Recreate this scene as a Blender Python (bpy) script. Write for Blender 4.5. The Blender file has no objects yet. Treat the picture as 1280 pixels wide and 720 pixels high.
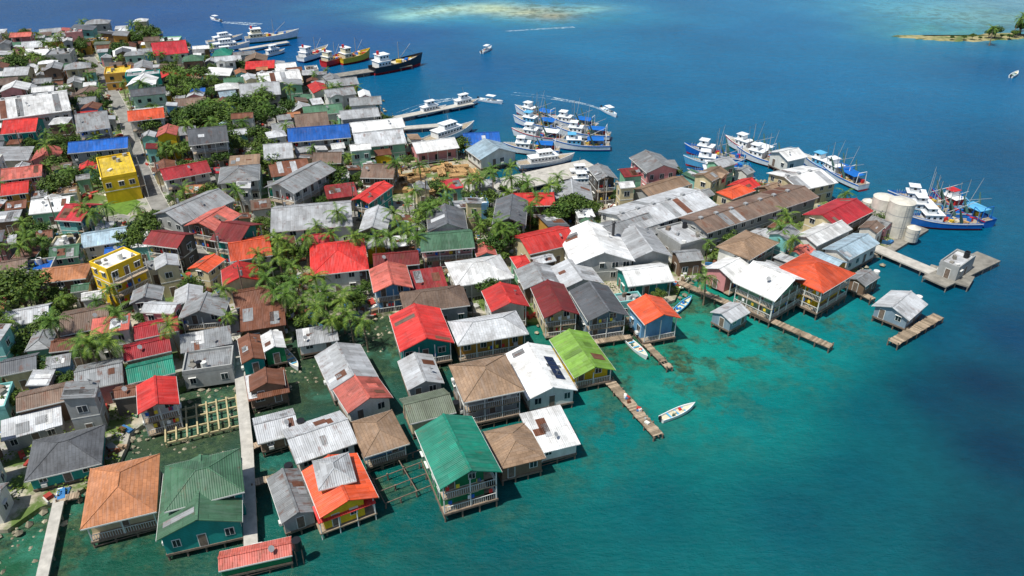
import bpy, math, random
import numpy as np
from mathutils import Vector
random.seed(7)
rnd=random.random
def ru(a,b): return a+(b-a)*random.random()
scene=bpy.context.scene
COL=scene.collection
# ---------------------------------------------------------------- survey: drone position -> ground coordinates
PITCH=math.radians(31.0); FPX=950.0; CH=78.0
cp,sp=math.cos(PITCH),math.sin(PITCH)
def G(px,py,z=0.0):
    a=(px-640)/FPX; b=-(py-360)/FPX
    d=(a, cp+b*sp, -sp+b*cp)
    t=(z-CH)/d[2]
    return (d[0]*t, d[1]*t)
cam_d=bpy.data.cameras.new("camera"); cam=bpy.data.objects.new("camera",cam_d); COL.objects.link(cam)
cam.location=(0,0,CH); cam.rotation_euler=(math.pi/2-PITCH,0,0)
cam_d.sensor_width=36; cam_d.lens=36*FPX/1280; cam_d.clip_end=20000; cam_d.clip_start=1
scene.camera=cam
# ---------------------------------------------------------------- light
w=bpy.data.worlds.new("World"); scene.world=w; w.use_nodes=True
nt=w.node_tree; bg=nt.nodes['Background']
sky=nt.nodes.new('ShaderNodeTexSky'); sky.sky_type='NISHITA'; sky.sun_disc=False
SEL=math.radians(64); 
sd=Vector((-0.62,-0.45,0)).normalized()   # horizontal direction towards the sun
sdir=Vector((sd.x*math.cos(SEL),sd.y*math.cos(SEL),math.sin(SEL)))
sky.sun_elevation=SEL; sky.sun_rotation=math.atan2(sd.x,sd.y)
nt.links.new(sky.outputs[0],bg.inputs[0]); bg.inputs[1].default_value=0.1
sl=bpy.data.lights.new("sun",'SUN'); sl.energy=5.0; sl.angle=math.radians(0.5); sl.color=(1,0.965,0.9)
so=bpy.data.objects.new("sun",sl); COL.objects.link(so); so.rotation_euler=sdir.to_track_quat('Z','Y').to_euler(); so.location=(0,0,200)
scene.view_settings.view_transform='Standard'; scene.view_settings.look='None'; scene.view_settings.exposure=0
# ---------------------------------------------------------------- materials
def lin(c):
    return tuple(((v/255)/12.92 if v/255<=0.04045 else (((v/255)+0.055)/1.055)**2.4) for v in c)
def newmat(name):
    m=bpy.data.materials.new(name); m.use_nodes=True
    return m,m.node_tree,m.node_tree.nodes['Principled BSDF']
def N(t,ty,**k):
    n=t.nodes.new(ty)
    for a,b in k.items(): setattr(n,a,b)
    return n
def mixc(t,bt,fac,a,b):
    n=N(t,'ShaderNodeMix',data_type='RGBA',blend_type=bt)
    for s,v in ((0,fac),(6,a),(7,b)):
        if hasattr(v,'links'): t.links.new(v,n.inputs[s])
        elif s==0: n.inputs[0].default_value=v
        else: n.inputs[s].default_value=(v[0],v[1],v[2],1)
    return n.outputs[2]
def ramp(t,fac,p0,p1,c0=(0,0,0),c1=(1,1,1)):
    r=N(t,'ShaderNodeValToRGB'); t.links.new(fac,r.inputs[0])
    r.color_ramp.elements[0].position=p0; r.color_ramp.elements[1].position=p1
    r.color_ramp.elements[0].color=(*c0,1); r.color_ramp.elements[1].color=(*c1,1)
    return r.outputs[0]
def coords(t):
    tc=N(t,'ShaderNodeTexCoord'); oi=N(t,'ShaderNodeObjectInfo')
    mu=N(t,'ShaderNodeMath',operation='MULTIPLY'); mu.inputs[1].default_value=91.0; t.links.new(oi.outputs['Random'],mu.inputs[0])
    ad=N(t,'ShaderNodeVectorMath',operation='ADD'); t.links.new(tc.outputs['Object'],ad.inputs[0]); t.links.new(mu.outputs[0],ad.inputs[1])
    return ad.outputs[0],oi.outputs['Random'],tc.outputs['Object']
def noise(t,vec,scale,detail=4,rough=.6,mapscale=None):
    if mapscale:
        mp=N(t,'ShaderNodeMapping'); mp.inputs['Scale'].default_value=mapscale; t.links.new(vec,mp.inputs[0]); vec=mp.outputs[0]
    n=N(t,'ShaderNodeTexNoise'); n.inputs['Scale'].default_value=scale; n.inputs['Detail'].default_value=detail; n.inputs['Roughness'].default_value=rough
    t.links.new(vec,n.inputs['Vector']); return n.outputs[0]
MC={}
def m_roof(key,rgb,rust=0.3,shingle=False):
    k=('roof',key,shingle)
    if k in MC: return MC[k]
    m,t,p=newmat(key+("_shingle_roof" if shingle else "_metal_roof"))
    v,r,o=coords(t); c=lin(rgb)
    br=N(t,'ShaderNodeTexBrick')
    sx=N(t,'ShaderNodeSeparateXYZ'); t.links.new(v,sx.inputs[0]); cx=N(t,'ShaderNodeCombineXYZ')
    t.links.new(sx.outputs[1],cx.inputs[0]); t.links.new(sx.outputs[0],cx.inputs[1]); t.links.new(cx.outputs[0],br.inputs[0])
    br.inputs['Scale'].default_value=1; br.inputs['Brick Width'].default_value=0.9 if shingle else 3.1; br.inputs['Row Height'].default_value=0.45 if shingle else 0.85
    br.inputs['Mortar Size'].default_value=0.03; br.inputs['Mortar Smooth'].default_value=.5
    lo=.8 if shingle else .68
    br.inputs['Color1'].default_value=(lo,lo,lo,1); br.inputs['Color2'].default_value=(1.08,1.08,1.08,1); br.inputs['Mortar'].default_value=(.5,.48,.45,1)
    base=mixc(t,'MULTIPLY',.85,c,br.outputs[0])
    big=ramp(t,noise(t,v,.25,7,.72),.33,.66,(.5,.47,.44),(1.12,1.12,1.12))
    base=mixc(t,'MULTIPLY',.82,base,big)
    st=ramp(t,noise(t,v,1.0,4,.65,(2.8,.3,.35)),.46,.72)
    g=(c[0]*.3+c[1]*.5+c[2]*.2)
    fade=tuple(.62*x+.38*(g*.7+.1) for x in c)
    f=N(t,'ShaderNodeMath',operation='MULTIPLY'); t.links.new(st,f.inputs[0]); f.inputs[1].default_value=.55; 
    base=mixc(t,'MIX',f.outputs[0],base,fade)
    rs=ramp(t,noise(t,v,.55,6,.75,(1.5,.6,.7)),.61-.14*rust,.70-.08*rust)
    rf=N(t,'ShaderNodeMath',operation='MULTIPLY'); t.links.new(rs,rf.inputs[0]); rf.inputs[1].default_value=min(1,.18+rust*1.1)
    base=mixc(t,'MIX',rf.outputs[0],base,lin((104,64,44)) if not shingle else tuple(x*.45 for x in c))
    rr=ramp(t,r,0,1,(.72,.72,.72),(1.14,1.14,1.14)); base=mixc(t,'MULTIPLY',1,base,rr)
    t.links.new(base,p.inputs['Base Color'])
    p.inputs['Roughness'].default_value=.85 if shingle else .5
    p.inputs['Specular IOR Level'].default_value=.3
    if not shingle:
        wv=N(t,'ShaderNodeTexWave'); wv.bands_direction='X'; wv.inputs['Scale'].default_value=1.1; t.links.new(o,wv.inputs[0])
        bp=N(t,'ShaderNodeBump'); bp.inputs['Strength'].default_value=.6; bp.inputs['Distance'].default_value=.06; t.links.new(wv.outputs[1],bp.inputs['Height']); t.links.new(bp.outputs[0],p.inputs['Normal'])
    MC[k]=m; return m
def m_wall(key,rgb,siding=True):
    k=('wall',key)
    if k in MC: return MC[k]
    m,t,p=newmat(key+"_painted_wall"); v,r,o=coords(t); c=lin(rgb)
    n1=ramp(t,noise(t,v,.9,5,.7,(1,1,.4)),.3,.75,(.62,.6,.56),(1.08,1.08,1.08))
    base=mixc(t,'MULTIPLY',.75,c,n1)
    sx=N(t,'ShaderNodeSeparateXYZ'); t.links.new(o,sx.inputs[0])
    fr=N(t,'ShaderNodeMath',operation='PINGPONG'); fr.inputs[1].default_value=.14; t.links.new(sx.outputs[2],fr.inputs[0])
    sdg=ramp(t,fr.outputs[0],.0,.05,(.7,.7,.7),(1,1,1)); base=mixc(t,'MULTIPLY',.8,base,sdg)
    t.links.new(base,p.inputs['Base Color']); p.inputs['Roughness'].default_value=.75
    MC[k]=m; return m
def m_plain(key,rgb,rough=.7,var=.3,scale=1.0,metal=0,island=False):
    k=('plain',key)
    if k in MC: return MC[k]
    m,t,p=newmat(key); v,r,o=coords(t); c=lin(rgb)
    n1=ramp(t,noise(t,v,scale,5,.65),.3,.7,(1-var,)*3,(1+var*.4,)*3)
    base=mixc(t,'MULTIPLY',1,c,n1)
    if island:
        ge=N(t,'ShaderNodeNewGeometry'); r2=ramp(t,ge.outputs['Random Per Island'],0,1,(.55,.55,.5),(1.35,1.35,1.3)); base=mixc(t,'MULTIPLY',1,base,r2)
    t.links.new(base,p.inputs['Base Color']); p.inputs['Roughness'].default_value=rough; p.inputs['Metallic'].default_value=metal
    MC[k]=m; return m
def m_leaf(key,c0,c1):
    k=('leaf',key)
    if k in MC: return MC[k]
    m,t,p=newmat(key); ge=N(t,'ShaderNodeNewGeometry'); v,r,o=coords(t)
    b=ramp(t,ge.outputs['Random Per Island'],0,1,c0,c1)
    b=mixc(t,'MULTIPLY',.7,b,ramp(t,noise(t,v,.7,3),.3,.7,(.5,.55,.4),(1.3,1.25,1.0)))
    b=mixc(t,'MULTIPLY',.8,b,ramp(t,r,0,1,(.65,.8,.7),(1.35,1.15,.9)))
    t.links.new(b,p.inputs['Base Color']); p.inputs['Roughness'].default_value=.6; p.inputs['Specular IOR Level'].default_value=.25
    MC[k]=m; return m
RC={'red':(216,56,50),'dkred':(140,46,46),'orange':(233,92,50),'salmon':(208,108,94),'crimson':(188,46,54),'brown':(128,108,94),'tan':(156,130,106),'terra':(184,124,86),
 'grey':(150,154,156),'lgrey':(196,200,203),'white':(240,242,241),'dgrey':(104,108,113),'green':(80,122,94),'lime':(128,172,68),'teal':(22,132,108),'blue':(24,96,184),'rust':(128,84,64),'olive':(122,134,114),'yellow':(230,198,56),'sky':(165,190,204)}
RUST={'rust':1.0,'grey':.55,'lgrey':.35,'dkred':.5,'brown':.5,'dgrey':.35,'salmon':.55,'white':.14,'sky':.35}
def roofmat(k):
    if k.endswith('_s'): return m_roof(k[:-2],RC[k[:-2]],.3,True)
    return m_roof(k,RC[k],RUST.get(k,.18))
WC={'white':(228,228,220),'cream':(218,204,164),'yellow':(240,200,30),'teal':(24,150,142),'aqua':(130,200,195),'pink':(222,152,152),'blue':(110,165,205),'green':(16,130,80),'wood':(128,104,84),'grey':(170,172,170),'lgreen':(140,200,165),'ochre':(210,158,70),'bgrey':(135,155,170),'navy':(40,80,140),'dark':(98,92,86),'mint':(175,215,192)}
def wallmat(k): return m_wall(k,WC[k])
GLASS,gt,gp=newmat("window_glass"); gp.inputs['Base Color'].default_value=(.02,.028,.035,1); gp.inputs['Roughness'].default_value=.12
TRIM=m_plain("white_trim",(220,220,214),.6,.15)
WOOD=m_plain("weathered_wood",(122,106,92),.85,.5,2.5)
PLANK=m_plain("deck_planks",(160,142,122),.85,.35,2.0,island=True)
CONC=m_plain("concrete",(186,182,172),.9,.3,.8)
CONCD=m_plain("stained_concrete",(140,136,126),.9,.45,.6)
DARK=m_plain("dark_metal",(48,48,50),.5,.2)
BLK=m_plain("black_plastic",(26,27,30),.45,.1)
STEEL=m_plain("galvanised_steel",(160,162,162),.4,.2,3)
PANEL=m_plain("solar_panel_glass",(18,28,60),.2,.1)
# ---------------------------------------------------------------- mesh builder
class B:
    def __init__(s): s.p={}
    def g(s,part,mat):
        k=(part,mat.name)
        if k not in s.p: s.p[k]=([],[],mat)
        return s.p[k]
    def poly(s,part,mat,vs,fs):
        V,F,_=s.g(part,mat); n=len(V); V.extend(vs); F.extend([tuple(i+n for i in f) for f in fs])
    def box(s,part,mat,x0,x1,y0,y1,z0,z1):
        s.poly(part,mat,[(x0,y0,z0),(x1,y0,z0),(x1,y1,z0),(x0,y1,z0),(x0,y0,z1),(x1,y0,z1),(x1,y1,z1),(x0,y1,z1)],
          [(3,2,1,0),(4,5,6,7),(0,1,5,4),(1,2,6,5),(2,3,7,6),(3,0,4,7)])
    def beam(s,part,mat,p,q,r,r2=None,n=5):
        p=Vector(p);q=Vector(q);d=(q-p)
        if d.length<1e-5: return
        d.normalize(); a=d.orthogonal().normalized(); b=d.cross(a); r2=r if r2 is None else r2
        vs=[];fs=[]
        for c,rr in((p,r),(q,r2)):
            for i in range(n):
                t=2*math.pi*i/n; vs.append(tuple(c+(a*math.cos(t)+b*math.sin(t))*rr))
        for i in range(n): j=(i+1)%n; fs.append((i,j,n+j,n+i))
        fs.append(tuple(range(n-1,-1,-1))); fs.append(tuple(range(n,2*n)))
        s.poly(part,mat,vs,fs)
    def rbox(s,part,mat,c,hx,hy,z0,z1,ang):
        ca,sa=math.cos(ang),math.sin(ang); vs=[]
        for z in(z0,z1):
            for x,y in((-hx,-hy),(hx,-hy),(hx,hy),(-hx,hy)): vs.append((c[0]+x*ca-y*sa,c[1]+x*sa+y*ca,z))
        s.poly(part,mat,vs,[(3,2,1,0),(4,5,6,7),(0,1,5,4),(1,2,6,5),(2,3,7,6),(3,0,4,7)])
    def meshes(s,name):
        out=[];used={}
        for (part,mn),(V,F,m) in s.p.items():
            me=bpy.data.meshes.new(name+"_"+part); me.from_pydata(V,[],F); me.materials.append(m); out.append((part,me))
        return out
def place(name,meshes,loc,ang,scale=1.0):
    if len(meshes)==1:
        o=bpy.data.objects.new(name,meshes[0][1]); COL.objects.link(o); o.location=loc; o.rotation_euler=(0,0,ang); o.scale=(scale,)*3; return o
    e=bpy.data.objects.new(name,None); COL.objects.link(e); e.location=loc; e.rotation_euler=(0,0,ang); e.scale=(scale,)*3
    for part,me in meshes:
        o=bpy.data.objects.new(part,me); COL.objects.link(o); o.parent=e
    return e
def emit(b,name,loc=(0,0,0),ang=0): return place(name,b.meshes(name),loc,ang)
# ---------------------------------------------------------------- house
LANDZ=0.7
def sbox(b,part,mat,side,R,a0,a1,d0,d1,z0,z1):
    x0,x1,y0,y1=R
    if side=='+x': b.box(part,mat,x1+d0,x1+d1,a0,a1,z0,z1)
    elif side=='-x': b.box(part,mat,x0-d1,x0-d0,a0,a1,z0,z1)
    elif side=='+y': b.box(part,mat,a0,a1,y1+d0,y1+d1,z0,z1)
    else: b.box(part,mat,a0,a1,y0-d1,y0-d0,z0,z1)
def slab(b,part,mat,q,t):
    vs=[tuple(a) for a in q]+[(a[0],a[1],a[2]-t) for a in q]; b.poly(part,mat,vs,[(0,1,2,3),(7,6,5,4),(0,4,5,1),(1,5,6,2),(2,6,7,3),(3,7,4,0)])
def house(name,cx,cy,ang,LX,LY,eave,rt,roof,wall,base,stilt,porch=(),near=True,extra=''):
    b=B(); hx,hy=LX/2,LY/2; oh=min(.5,LX*.07,LY*.07)
    rm=roofmat(roof) ; wm=wallmat(wall)
    x0,x1,y0,y1=-hx+oh,hx-oh,-hy+oh,hy-oh
    PD=1.4
    if '+x' in porch: x1-=PD
    if '-x' in porch: x0+=PD
    if '+y' in porch: y1-=PD
    if '-y' in porch: y0+=PD
    R=(x0,x1,y0,y1); t=.14
    sl={'g':ru(.34,.42),'h':ru(.36,.44),'s':ru(.1,.16),'f':0}[rt]
    if 'low' in extra: sl*=.6
    if rt=='g': zr=lambda y: eave+(hy-abs(y))*sl-t-.01
    elif rt=='s': zr=lambda y: eave+(y+hy)*sl-t-.01
    elif rt=='h': zr=lambda y: eave-t+.03
    else: zr=lambda y: eave
    ys=[y0]+([0] if rt=='g' and y0<0<y1 else [])+[y1]
    sec=[(y0,base),(y1,base)]+[(y,zr(y)) for y in reversed(ys)]
    n=len(sec); vs=[(x0,y,z) for y,z in sec]+[(x1,y,z) for y,z in sec]
    fs=[tuple(range(n-1,-1,-1)),tuple(range(n,2*n))]+[(i,(i+1)%n,n+(i+1)%n,n+i) for i in range(n)]
    b.poly('walls',wm,vs,fs)
    if rt=='g':
        pr=[(-hy,eave),(0,eave+hy*sl),(hy,eave)]
        vs=[];
        for x in(-hx,hx):
            vs+= [(x,y,z) for y,z in pr]+[(x,y,z-t) for y,z in pr]
        fs=[(0,6,7,1),(1,7,8,2),(3,4,10,9),(4,5,11,10),(0,3,9,6),(2,8,11,5),(0,1,4,3),(1,2,5,4),(6,9,10,7),(7,10,11,8)]
        b.poly('roof',rm,vs,fs)
        b.box('ridge_cap',rm,-hx-.03,hx+.03,-.16,.16,eave+hy*sl-.02,eave+hy*sl+.06)
        if near and 'W' not in extra:
          for _ in range(random.choice([0,0,0,1,2,3])):
            s=random.choice([-1,1]); wx=ru(.8,1.8); xa=ru(-hx+.3,max(-hx+.31,hx-wx-.3)); ya,yb=sorted((ru(.05,.5),ru(.5,.97)))
            pm=roofmat(random.choice(['rust','brown',roof] if roof in('red','orange','crimson','teal','lime','dkred','salmon') else ['rust','grey','lgrey',roof])) 
            q=[(xa,s*hy*ya),(xa+wx,s*hy*ya),(xa+wx,s*hy*yb),(xa,s*hy*yb)]
            if s<0: q=q[::-1]
            b.poly('roof_patch',pm,[(x,y,eave+(hy-abs(y))*sl+.035) for x,y in q],[(0,1,2,3)])
        if 'W' in extra:
            m=max(3,int(hx/2.2))
            for i in range(m): b.box('ridge_vents',STEEL,-hx*.9+1.8*hx*i/m,-hx*.9+1.8*hx*i/m+.8,-.4,.4,eave+hy*sl-.1,eave+hy*sl+.38)
            for _ in range(5):
                s=random.choice([-1,1]); xa=ru(-hx,hx-2.5); ya,yb=.08,.96; q=[(xa,s*hy*ya),(xa+1.7,s*hy*ya),(xa+1.7,s*hy*yb),(xa,s*hy*yb)]
                if s<0: q=q[::-1]
                b.poly('roof_patch',roofmat(random.choice(['grey','lgrey','rust',roof])),[(x,y,eave+(hy-abs(y))*sl+.035) for x,y in q],[(0,1,2,3)])
        if 'X' in extra and hx>3.5:
            s=random.choice([-1,1]); ww=min(hy*.62,hx*.45); px=ru(-hx+ww+.3,hx-ww-.3); zt=eave+ww*sl; oy=s*(hy+.7); iy=s*(hy-ww)*.9
            for q in(-1,1): slab(b,'cross_gable',rm,[(px,iy,zt+.02),(px+q*ww,s*(hy-.05),eave+.02),(px+q*ww,oy,eave+.02),(px,oy,zt+.02)],.12)
            yy=s*(hy+.25); ya,yb=min(yy,s*(hy-1)),max(yy,s*(hy-1)); w2=ww-.3
            b.poly('bay_walls',wm,[(px-w2,yy,base),(px+w2,yy,base),(px+w2,yy,eave-.05),(px,yy,zt-.25),(px-w2,yy,eave-.05)],[(0,1,2,3,4)])
            b.box('bay_walls',wm,px-w2,px-w2+.1,ya+.01,yb-.01,base,eave-.08); b.box('bay_walls',wm,px+w2-.1,px+w2,ya+.01,yb-.01,base,eave-.08)
            b.box('windows',GLASS,px-.6,px+.6,yy-.04,yy+.04,eave-1.7,eave-.7)
    elif rt=='h':
        if hx>=hy: rl=(hx-hy*.95); ra,rb=(-rl,0),(rl,0); zt=eave+hy*sl
        else: rl=(hy-hx*.95); ra,rb=(0,-rl),(0,rl); zt=eave+hx*sl
        vs=[(-hx,-hy,eave),(hx,-hy,eave),(hx,hy,eave),(-hx,hy,eave),(ra[0],ra[1],zt),(rb[0],rb[1],zt),(-hx,-hy,eave-t),(hx,-hy,eave-t),(hx,hy,eave-t),(-hx,hy,eave-t)]
        if hx>=hy: fs=[(0,1,5,4),(1,2,5),(2,3,4,5),(3,0,4)]
        else: fs=[(0,1,4),(1,2,5,4),(2,3,5),(3,0,4,5)]
        fs+=[(9,8,7,6),(0,6,7,1),(1,7,8,2),(2,8,9,3),(3,9,6,0)]
        b.poly('roof',rm,vs,fs)
        if near:
            for i,e in((0,4),(3,4 if hx>=hy else 5),(1,5 if hx>=hy else 4),(2,5)): b.beam('hip_cap',rm,vs[i],vs[e],.09,n=4)
            b.beam('hip_cap',rm,vs[4],vs[5],.1,n=4)
    elif rt=='s':
        slab(b,'roof',rm,[(-hx,-hy,eave),(hx,-hy,eave),(hx,hy,eave+2*hy*sl),(-hx,hy,eave+2*hy*sl)],t)
        if near:
            for _ in range(3):
                wx=ru(.8,1.8); xa=ru(-hx,hx-wx); ya,yb=sorted((ru(-hy,0),ru(0,hy))); pm=roofmat(random.choice(['rust','grey','lgrey','white']))
                b.poly('roof_patch',pm,[(x,y,eave+(y+hy)*sl+.03) for x,y in((xa,ya),(xa+wx,ya),(xa+wx,yb),(xa,yb))],[(0,1,2,3)])
    else:
        b.box('roof',rm,x0+.02,x1-.02,y0+.02,y1-.02,eave+.003,eave+.1)
        for sd_ in('+x','-x'): sbox(b,'parapet',wm,sd_,R,y0,y1,-.2,.02,eave-.2,eave+.5)
        for sd_ in('+y','-y'): sbox(b,'parapet',wm,sd_,R,x0+.21,x1-.21,-.2,.02,eave-.2,eave+.5)
        for _ in range(5):
            ax,ay=ru(x0+.6,x1-.6),ru(y0+.6,y1-.6)
            if rnd()<.3: b.beam('water_tank',BLK if rnd()<.5 else TRIM,(ax,ay,eave+.1),(ax,ay,eave+1.3),.5,n=10)
            else: b.rbox('rooftop_gear',random.choice([STEEL,CONCD,WOOD,TRIM]),(ax,ay),ru(.2,.7),ru(.2,.5),eave+.1,eave+ru(.3,1),ru(0,3))
    ns=max(1,int(round((eave-base)/2.9))); sh=(eave-base)/ns
    if near and rt in 'gh':
        for sd_,a in(('+y',hx),('-y',hx)):
            sbox(b,'fascia',TRIM,sd_,(-hx,hx,-hy,hy),-a,a,.004,.05,eave-t-.08,eave-.03)
    if near and rnd()<.3 and rt in 'gs':
        dx,dy=hx*ru(-.7,.7),-hy*.5; dz=eave+(hy*.5)*sl; b.beam('satellite_dish',STEEL,(dx,dy,dz-.1),(dx,dy,dz+.7),.04,n=4); b.beam('satellite_dish',STEEL,(dx,dy,dz+.7),(dx+.1,dy-.1,dz+.85),.15,.42,8)
    for k in range(ns):
        zb=base+k*sh
        for sd_ in('+x','-x','+y','-y'):
            lo,hi=(y0,y1) if sd_[1]=='x' else (x0,x1); ln=hi-lo; c=int(ln/(2.3 if near else 3.0))
            if c<1: c=1
            for i in range(c):
                a=lo+ln*(i+.5)/c+ru(-.2,.2)
                if rnd()<.12 or ln<1.8: continue
                door=(i==c//2 and (k==0 or sd_ in porch) and sd_ in('-x','-y'))
                hw=.45 if door else ru(.4,.62); za,zc=(zb+.08,zb+2.05) if door else (zb+.95,zb+2.05)
                zc=min(zc,zb+sh-.2)
                if near:
                    sbox(b,'window_frames',TRIM,sd_,R,a-hw-.1,a+hw+.1,.003,.05,za-.1,zc+.1)
                    sbox(b,'doors' if door else 'windows',WOOD if door else GLASS,sd_,R,a-hw,a+hw,.052,.07,za,zc)
                    if not door: 
                        sbox(b,'window_frames',TRIM,sd_,R,a-.03,a+.03,.072,.09,za,zc)
                        if rnd()<.4: sbox(b,'window_frames',TRIM,sd_,R,a-hw-.16,a+hw+.16,.052,.35,zc+.1,zc+.15)
                        if rnd()<.12: sbox(b,'air_conditioner',TRIM,sd_,R,a-.35,a+.35,.1,.5,zb+.35,zb+.85)
                else: sbox(b,'windows',GLASS,sd_,R,a-hw,a+hw,.01,.05,za,zc)
        if k>0:
            for sd_ in('+x','-x'): sbox(b,'floor_band',TRIM,sd_,R,y0,y1,.002,.03,zb-.1,zb+.08)
            for sd_ in('+y','-y'): sbox(b,'floor_band',TRIM,sd_,R,x0,x1,.002,.03,zb-.1,zb+.08)
        for sd_ in porch:
            lo,hi=(-hy+oh,hy-oh) if sd_[1]=='x' else (-hx+oh,hx-oh)
            sbox(b,'porch_deck',PLANK,sd_,R,lo,hi,.01,PD-.05,zb-.18,zb)
            c=max(2,int((hi-lo)/2.6)); top=zb+sh-.2 if k<ns-1 else min(zb+sh-t-.02,eave-t-.02)
            for i in range(c+1):
                a=lo+.08+(hi-lo-.16)*i/c; sbox(b,'porch_posts',TRIM,sd_,R,a-.07,a+.07,PD-.2,PD-.06,zb,top)
            sbox(b,'railing',TRIM,sd_,R,lo,hi,PD-.17,PD-.09,zb+.9,zb+.97)
            if near:
                a=lo+.15
                while a<hi-.1:
                    sbox(b,'railing',TRIM,sd_,R,a-.025,a+.025,PD-.15,PD-.11,zb+.02,zb+.9); a+=.3
                if rnd()<.6:
                    for _ in range(4): b_c=random.choice(['red','blue','white','yellow']); a=ru(lo+.5,hi-.5); sbox(b,'laundry',m_plain('cloth_'+b_c,RC[b_c],.9,.1),sd_,R,a-.25,a+.25,PD-.3,PD-.28,zb+1.1,zb+1.75)
            else: sbox(b,'railing',TRIM,sd_,R,lo,hi,PD-.15,PD-.11,zb+.35,zb+.6)
    if stilt:
        b.box('floor_deck',WOOD,-hx+oh-.1,hx-oh+.1,-hy+oh-.1,hy-oh+.1,base-.32,base-.005)
        nx=max(2,int(LX/2.2)); ny=max(2,int(LY/2.2))
        for i in range(nx+1):
            for j in range(ny+1):
                if 0<i<nx and 0<j<ny and (i+j)%2: continue
                x=-hx+oh+.1+(2*(hx-oh)-.2)*i/nx; y=-hy+oh+.1+(2*(hy-oh)-.2)*j/ny
                b.beam('stilts',WOOD,(x+ru(-.06,.06),y,-1.2),(x,y,base-.3),.13,n=5)
        for sgn in(-1,1):
            b.beam('stilts',WOOD,(-hx+oh,sgn*(hy-oh),base-.9),(hx-oh,sgn*(hy-oh),base-.5),.07,n=4)
    if near and 'tank' in extra and rt!='f':
        tx,ty=x1+.9,y0*.5; 
        b.beam('water_tank',BLK if rnd()<.6 else TRIM,(tx,ty,base+1.4),(tx,ty,base+2.8),.6,n=12)
        for q,w_ in((-.4,-.4),(.4,-.4),(.4,.4),(-.4,.4)): b.beam('tank_stand',WOOD,(tx+q,ty+w_,-.3),(tx+q,ty+w_,base+1.4),.06,n=4)
    if 'solar' in extra:
        for i in range(5):
            xa=-hx*.6+i*1.25; q=[(xa,-hy*.75),(xa+1.1,-hy*.75),(xa+1.1,-hy*.35),(xa,-hy*.35)]
            b.poly('solar_panels',PANEL,[(x,y,eave+(hy-abs(y))*sl+.12) for x,y in q],[(0,1,2,3)])
    emit(b,name,(cx,cy,0),ang)
    return b
OBB=[]
def axes(o):
    ca,sa=math.cos(o[4]),math.sin(o[4]); return (ca,sa),(-sa,ca)
def overlap(a,b_):
    dx,dy=b_[0]-a[0],b_[1]-a[1]
    if dx*dx+dy*dy>(a[2]+a[3]+b_[2]+b_[3])**2: return False
    A=axes(a);C=axes(b_)
    for ax in A+C:
        d=abs(dx*ax[0]+dy*ax[1])
        ra=a[2]*abs(A[0][0]*ax[0]+A[0][1]*ax[1])+a[3]*abs(A[1][0]*ax[0]+A[1][1]*ax[1])
        rb=b_[2]*abs(C[0][0]*ax[0]+C[0][1]*ax[1])+b_[3]*abs(C[1][0]*ax[0]+C[1][1]*ax[1])
        if d>ra+rb: return False
    return True
def fit(P,z):
    p0,p1,p2=[Vector(G(P[i],P[i+1],z)) for i in(0,2,4)]
    u=p1-p0; v=p2-p1; a1=math.atan2(u.y,u.x); a2=math.atan2(v.y,v.x)-math.pi/2
    while a2-a1>math.pi: a2-=2*math.pi
    while a2-a1<-math.pi: a2+=2*math.pi
    th=(a1*u.length+a2*v.length)/(u.length+v.length)
    ux=Vector((math.cos(th),math.sin(th))); vx=Vector((-ux.y,ux.x)); dg=p2-p0
    return (p0+p2)/2,th,max(2.5,abs(dg.dot(ux))),max(2.5,abs(dg.dot(vx)))
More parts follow.
